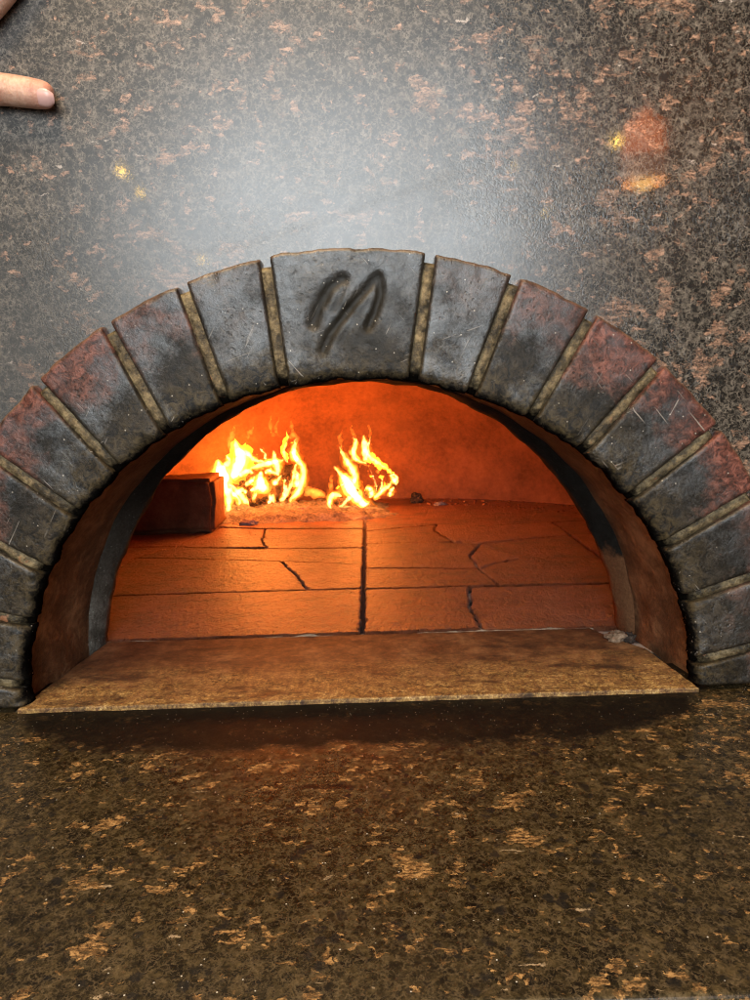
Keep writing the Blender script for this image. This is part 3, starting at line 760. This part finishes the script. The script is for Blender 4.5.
log('upper charred log in the wide fire, against the rear wall side', Z1(170, 420, .03), Z1(345, 335, .05), .013, 1)
log('thick charred log lying low across the wide fire', Z1(300, 505, .015), Z1(610, 395, .055), .019, 2)
log('thin charred log tilted upward at the end of the wide fire', Z1(440, 380, .05), Z1(585, 300, .075), .012, 3)
log('short charred log under the smaller forked fire', Z2(150, 535, .02), Z2(330, 500, .06), .013, 4)
log('slim charred stick rising from the smaller forked fire', Z2(340, 470, .03), Z2(545, 385, .06), .008, 5)

# ash bed: a low mound with ragged outline
bm = bmesh.new(); le = bm.verts.layers.float.new('ember'); rows = []
for i in range(111):
    row = []
    for j in range(61):
        x = -.36+.56*i/110; y = .72+.28*j/60
        m = math.exp(-((x+.15)/.17)**4)*math.exp(-((y-.885)/.115)**4)
        m2 = m+.35*fbm((x, y, 0), 14, 4)
        z = -.006+max(0, m2)*.020+max(0, fbm((x, y, 5), 60, 4))*.010*max(0, min(1, m*2))
        v = bm.verts.new((x, y, z)); v[le] = max(0, min(1, math.exp(-((x+.14)/.09)**2)*math.exp(-((y-.85)/.05)**2)*1.6)); row.append(v)
    rows.append(row)
for i in range(110):
    for j in range(60): bm.faces.new((rows[i][j], rows[i+1][j], rows[i+1][j+1], rows[i][j+1]))
tag(obj('ash_bed', bm, M_ASH), 'bed of pale ash and glowing embers under the fires', 'ash', kind='stuff')
# crumbs of ash at the foot of the rear wall
bm = bmesh.new(); rr = random.Random(3)
for k in range(420):
    a = rr.uniform(.18, 1.35); rad = 1-.16*rr.random()**1.6
    x, y = .55*rad*cos(a), .53+.485*rad*sin(a); s = .0007+.0032*rr.random()**3
    mtx = Matrix.Translation((x, y, s*.3))@Matrix.Rotation(rr.uniform(0, 6), 4, 'Z')@Matrix.Diagonal((s*1.4, s, s*.7, 1))
    bmesh.ops.create_icosphere(bm, subdivisions=1, radius=1, matrix=mtx)
for v in bm.verts: v.co += Vector((noise.noise(v.co*400), noise.noise(v.co*380+Vector((3, 3, 3))), noise.noise(v.co*410)))*.0005
tag(obj('ash_crumbs', bm, M_DOME), 'loose crumbs of ash and plaster along the foot of the rear oven wall', 'ash', kind='stuff')

def rock(name, label, cat, p, s, mat, seed, grp=None):
    bm = bmesh.new(); bmesh.ops.create_icosphere(bm, subdivisions=4, radius=1)
    for v in bm.verts:
        d = v.co.normalized(); f = 1+.5*fbm(d+Vector((seed, 0, 0)), 1.3, 5)+.22*fbm(d+Vector((seed, 5, 0)), 4, 4)
        v.co = Vector((d.x*s[0], d.y*s[1], d.z*s[2]))*f
    o = obj(name, bm, mat); o.location = p; return tag(o, label, cat, grp)
def fl(px, py, z=.0): return on_z(px, py, z)
p = fl(616, 640); rock('plaster_lump', 'pale broken plaster lump wedged beside the hearth slab', 'rubble', (p.x, p.y, .003), (.0095, .007, .0065), M_RUB, 11)
p = fl(626, 639); rock('charcoal_chunk', 'black coal wedged next to the pale plaster lump by the slab', 'charcoal', (p.x+.002, p.y, .001), (.006, .006, .005), M_COAL, 12, 'charcoal chunks on the hearth')
p = fl(417, 503); rock('charcoal_chunk', 'small black coal alone on the hearth past the forked fire', 'charcoal', (p.x, p.y, .010), (.012, .009, .011), M_COAL, 13, 'charcoal chunks on the hearth')
M_GREY = masonry('grey_ash_lump', (.10, .085, .085), (.22, .19, .19), (.34, .31, .31), 90, .95, .8)
for px, py, s, lb, sd in ((250, 525, (.015, .010, .008), 'grey ash-coated coal below the left end of the wide fire', 21), (304, 516, (.016, .012, .013), 'grey ash-coated coal between the two fires', 22),
                          (344, 511, (.013, .01, .009), 'grey ash-coated coal under the smaller forked fire', 23),
                          (440, 505, (.013, .007, .004), 'low grey ash-coated coal past the lone black coal', 26)):
    p = fl(px, py); rock('ash_coated_coal', lb, 'coal', (p.x, p.y, s[2]*.4), s, M_GREY, sd, 'grey ash-coated coals round the fires')

# ------------------------------------------------------------------ person: a left hand laid against the granite
def person():
    verts, edges, rad = [], [], []
    def chain(pts, start=None):
        prev = start
        for x, y, z, r in pts:
            verts.append((x, y, z)); rad.append(r); i = len(verts)-1
            if prev is not None: edges.append((prev, i))
            prev = i
        return prev
    w = chain([(-.425, -.020, .395, .026)])                      # wrist, root
    chain([(-.50, -.050, .33, .030), (-.60, -.10, .25, .038), (-.70, -.15, .17, .043)], w)   # forearm
    heel = chain([(-.392, -.014, .418, .0225)], w)
    k1 = chain([(-.352, -.011, .452, .021), ], heel)
    palm = chain([(-.325, -.009, .478, .0165)], k1)
    k2 = chain([(-.362, -.010, .462, .019), (-.345, -.009, .492, .0155)], heel)
    k3 = chain([(-.385, -.010, .455, .018), (-.372, -.009, .488, .0145)], heel)
    k4 = chain([(-.402, -.010, .448, .016), (-.395, -.009, .478, .013)], heel)
    Y = .0045
    chain([(-.287, -.003, .4760, .0125), (-.260, .001, .4985, .0115), (-.2385, .0030, .5165, .0108), (-.215, .0035, .540, .0102), (-.200, .0045, .555, .0085)], palm)
    chain([(-.328, -.004, .520, .0105), (-.310, .002, .548, .0097), (-.298, Y, .572, .0088), (-.288, .0055, .592, .0070)], k2)
    chain([(-.364, -.003, .520, .0100), (-.357, .002, .548, .0092), (-.351, Y, .570, .0084), (-.347, .0055, .588, .0066)], k3)
    chain([(-.394, -.002, .505, .0088), (-.392, .003, .526, .0080), (-.390, .0055, .543, .0072), (-.389, .0065, .556, .0058)], k4)
    chain([(-.335, -.012, .448, .0175), (-.305, -.006, .4515, .0130), (-.275, .000, .4605, .0120), (-.258, .0025, .4605, .0116), (-.247, .0030, .4610, .0116), (-.230, .0030, .4592, .0110), (-.212, .0034, .4562, .0105), (-.2015, .0040, .4545, .0086)], heel)
    me = bpy.data.meshes.new('person'); me.from_pydata(verts, edges, []); o = link('person', me, M_SKIN)
    md = o.modifiers.new('skin', 'SKIN'); md.use_smooth_shade = True; md.branch_smoothing = .6
    for i, sv in enumerate(me.skin_vertices[0].data):
        sv.radius = (rad[i], rad[i]); sv.use_root = (i == 0)
    sb = o.modifiers.new('sub', 'SUBSURF'); sb.levels = sb.render_levels = 3
    dg = bpy.context.evaluated_depsgraph_get(); m2 = bpy.data.meshes.new_from_object(o.evaluated_get(dg))
    o.modifiers.clear(); o.data = m2; m2.name = 'person'
    for v in m2.vertices:
        c = v.co
        # knuckle creases across the thumb joint
        if c.z < .476 and c.x > -.27 and c.y < .006:
            for cx_, a in ((-.2415, .0006), (-.2385, .0004), (-.2335, .0005)):
                v.co.y += a*math.exp(-((c.x-cx_-.0015*sin(c.z*400))/.0009)**2)
            v.co.z += .0
        v.co.y = min(v.co.y, .0133)
    for p in m2.polygons: p.use_smooth = True
    tag(o, 'bare hand with thumb pointing sideways, pressed flat on the granite wall', 'person')
    # thumbnail
    bm = bmesh.new(); rows = []
    ctr = Vector((-.2140, 0, .4560)); dirx = Vector((1, 0, -.16)).normalized(); n_ = Vector((.10, -.86, -.50)).normalized(); sd = n_.cross(dirx).normalized()
    axis = Vector((-.2065, .0035, .4550))
    for i in range(13):
        row = []; f = i/12*2-1
        for j in range(13):
            g = j/12*2-1
            wd = .0066*(1-.12*f*f*(1 if f < 0 else 2.2)); ln = .0062*(1-.10*g*g)
            a = g*wd/.0092
            R = .0093-.0009*max(0, f)**2*1.8-.0004*(abs(g)**6)-.0004*(max(0, -f)**6)
            q = axis+dirx*(f*ln)+(n_*cos(a)+sd*sin(a))*R*(1-.10*max(0, f)**2)
            row.append(q)
        rows.append(row)
    V = grid(bm, rows)
    obj('thumbnail', bm, M_NAIL, o)
M_SKIN = skin_mat(); M_NAIL = plain('nail', (.66, .38, .33), .3)
person()

# ------------------------------------------------------------------ lamps of the room, seen as reflections in the granite
M_COP = plain('glowing_copper_glass', (.80, .30, .12), .32, 0.0, (1, .22, .05), 11); M_CORD = plain('black_cord', (.02, .02, .02), .5)
M_BULB = plain('lit_bulb', (1, .8, .4), .4, 0, (1, .58, .09), 150); M_PB = plain('lit_pendant_bulb', (1, .8, .4), .4, 0, (1, .55, .16), 30)
M_BAND = plain('dim_copper_glass', (.5, .25, .14), .35, 0, (1, .32, .12), 3.2); M_IN = plain('warm_shade_lining', (.75, .38, .16), .6, 0, (1, .40, .08), 22)
def mir(px, py, D):                        # where a lamp hangs for the polished wall to mirror it there
    d = ray(px, py); q = CAM+d*((.0135+D-CAM.y)/d.y); return Vector((q.x, .0135-D, q.z))
def lathe(bm, prof, n=40):
    grid(bm, [[Vector((r*cos(2*pi*k/n), r*sin(2*pi*k/n), z)) for r, z in prof] for k in range(n)], True)
def pendant():
    c = mir(644, 152, 1.35); t = thing('pendant_lamp', 'copper pendant lamp hanging in the room, mirrored in the granite', 'lamp', None, c)
    bm = bmesh.new(); lathe(bm, [(.012, .100), (.018, .080), (.026, .074), (.045, .066), (.049, .055), (.051, -.012), (.049, -.012), (.046, .052), (.022, .070)]); obj('lamp_shade', bm, M_COP, t)
    bm = bmesh.new(); lathe(bm, [(.0, -.050), (.020, -.052), (.046, -.060), (.0515, -.073)]); obj('shade_lining', bm, M_IN, t)
    bm = bmesh.new(); lathe(bm, [(.049, -.0125), (.0512, -.0125), (.0535, -.075), (.0520, -.075)]); obj('shade_band', bm, M_BAND, t)
    bm = bmesh.new(); bmesh.ops.create_uvsphere(bm, u_segments=24, v_segments=14, radius=.024, matrix=Matrix.Translation((0, 0, -.066))); obj('bulb', bm, M_PB, t)
    bm = bmesh.new(); tube(bm, [Vector((0, 0, .10)), Vector((0, 0, .9))], [.003, .003], 8, axis=Vector((1, 0, 0))); obj('cord', bm, M_CORD, t)
pendant()
def string():
    pts = [mir(122, 171, 1.35), mir(140, 193, 1.35), mir(202, 259, 1.35), mir(514, 166, 1.45), mir(545, 212, 1.45), mir(617, 141, 1.45)]
    t = thing('string_light', 'string of small warm bulbs hanging in the room, mirrored in the granite', 'string light', None, pts[0])
    b = Vector(pts[0])
    for p, r in zip(pts, (.0075, .0045, .0035, .0025, .0025, .009)):
        bm = bmesh.new(); bmesh.ops.create_uvsphere(bm, u_segments=20, v_segments=12, radius=r, matrix=Matrix.Translation(p-b)); obj('bulb', bm, M_BULB, t)
    bm = bmesh.new(); q = [p-b+Vector((0, 0, .014)) for p in pts]
    tube(bm, [Vector(x) for x in spline([tuple(v) for v in q], 60)], [.0015]*60, 6, axis=Vector((0, 0, 1))); obj('cord', bm, M_CORD, t)
string()

# ------------------------------------------------------------------ light
def lamp(name, typ, loc, energy, color, to=None, **kw):
    l = bpy.data.lights.new(name, typ); l.energy = energy; l.color = color
    for k, v in kw.items(): setattr(l, k, v)
    o = bpy.data.objects.new(name, l); COL.objects.link(o); o.location = loc
    if to is not None: o.rotation_euler = (Vector(to)-Vector(loc)).to_track_quat('-Z', 'Y').to_euler()
    return o
lamp('fire_lamp', 'POINT', (-.185, .80, .115), 3.3, (1, .185, .020), shadow_soft_size=.05)
lamp('fire_lamp', 'POINT', (-.01, .80, .105), 2.1, (1, .185, .020), shadow_soft_size=.04)
rp = lamp('room_panel', 'AREA', mir(325, 245, 1.6), 112, (.87, .95, 1.0), (0, 0, .35), shape='ELLIPSE', size=1.85, size_y=1.7)
rp.data.use_nodes = True; nt = rp.data.node_tree; em = nt.nodes['Emission']       # a diffuser brightest at its middle
ge = nt.nodes.new('ShaderNodeNewGeometry'); vm = nt.nodes.new('ShaderNodeVectorMath'); vm.operation = 'DISTANCE'; vm.inputs[1].default_value = (.5, .5, 0)
mr = nt.nodes.new('ShaderNodeMapRange'); mr.interpolation_type = 'SMOOTHERSTEP'; mr.inputs[1].default_value = 0; mr.inputs[2].default_value = .5; mr.inputs[3].default_value = 1; mr.inputs[4].default_value = 0
nt.links.new(ge.outputs['Parametric'], vm.inputs[0]); nt.links.new(vm.outputs['Value'], mr.inputs[0]); nt.links.new(mr.outputs[0], em.inputs['Strength'])
lamp('ceiling_lamp', 'AREA', (-.25, -.75, 1.6), 27, (1, .74, .45), (0, -.1, .2), shape='RECTANGLE', size=.5, size_y=.4)
w = bpy.data.worlds.new('World'); SC.world = w; w.use_nodes = True
bg = w.node_tree.nodes['Background']; bg.inputs[0].default_value = (1, .80, .60, 1); bg.inputs[1].default_value = .10

SC.view_settings.view_transform = 'Standard'; SC.view_settings.look = 'None'; SC.view_settings.exposure = 0; SC.view_settings.gamma = 1
SC.render.engine = 'CYCLES'
SC.cycles.use_denoising = True; SC.cycles.filter_width = 1.1
SC.cycles.max_bounces = 7; SC.cycles.diffuse_bounces = 3; SC.cycles.sample_clamp_indirect = 4
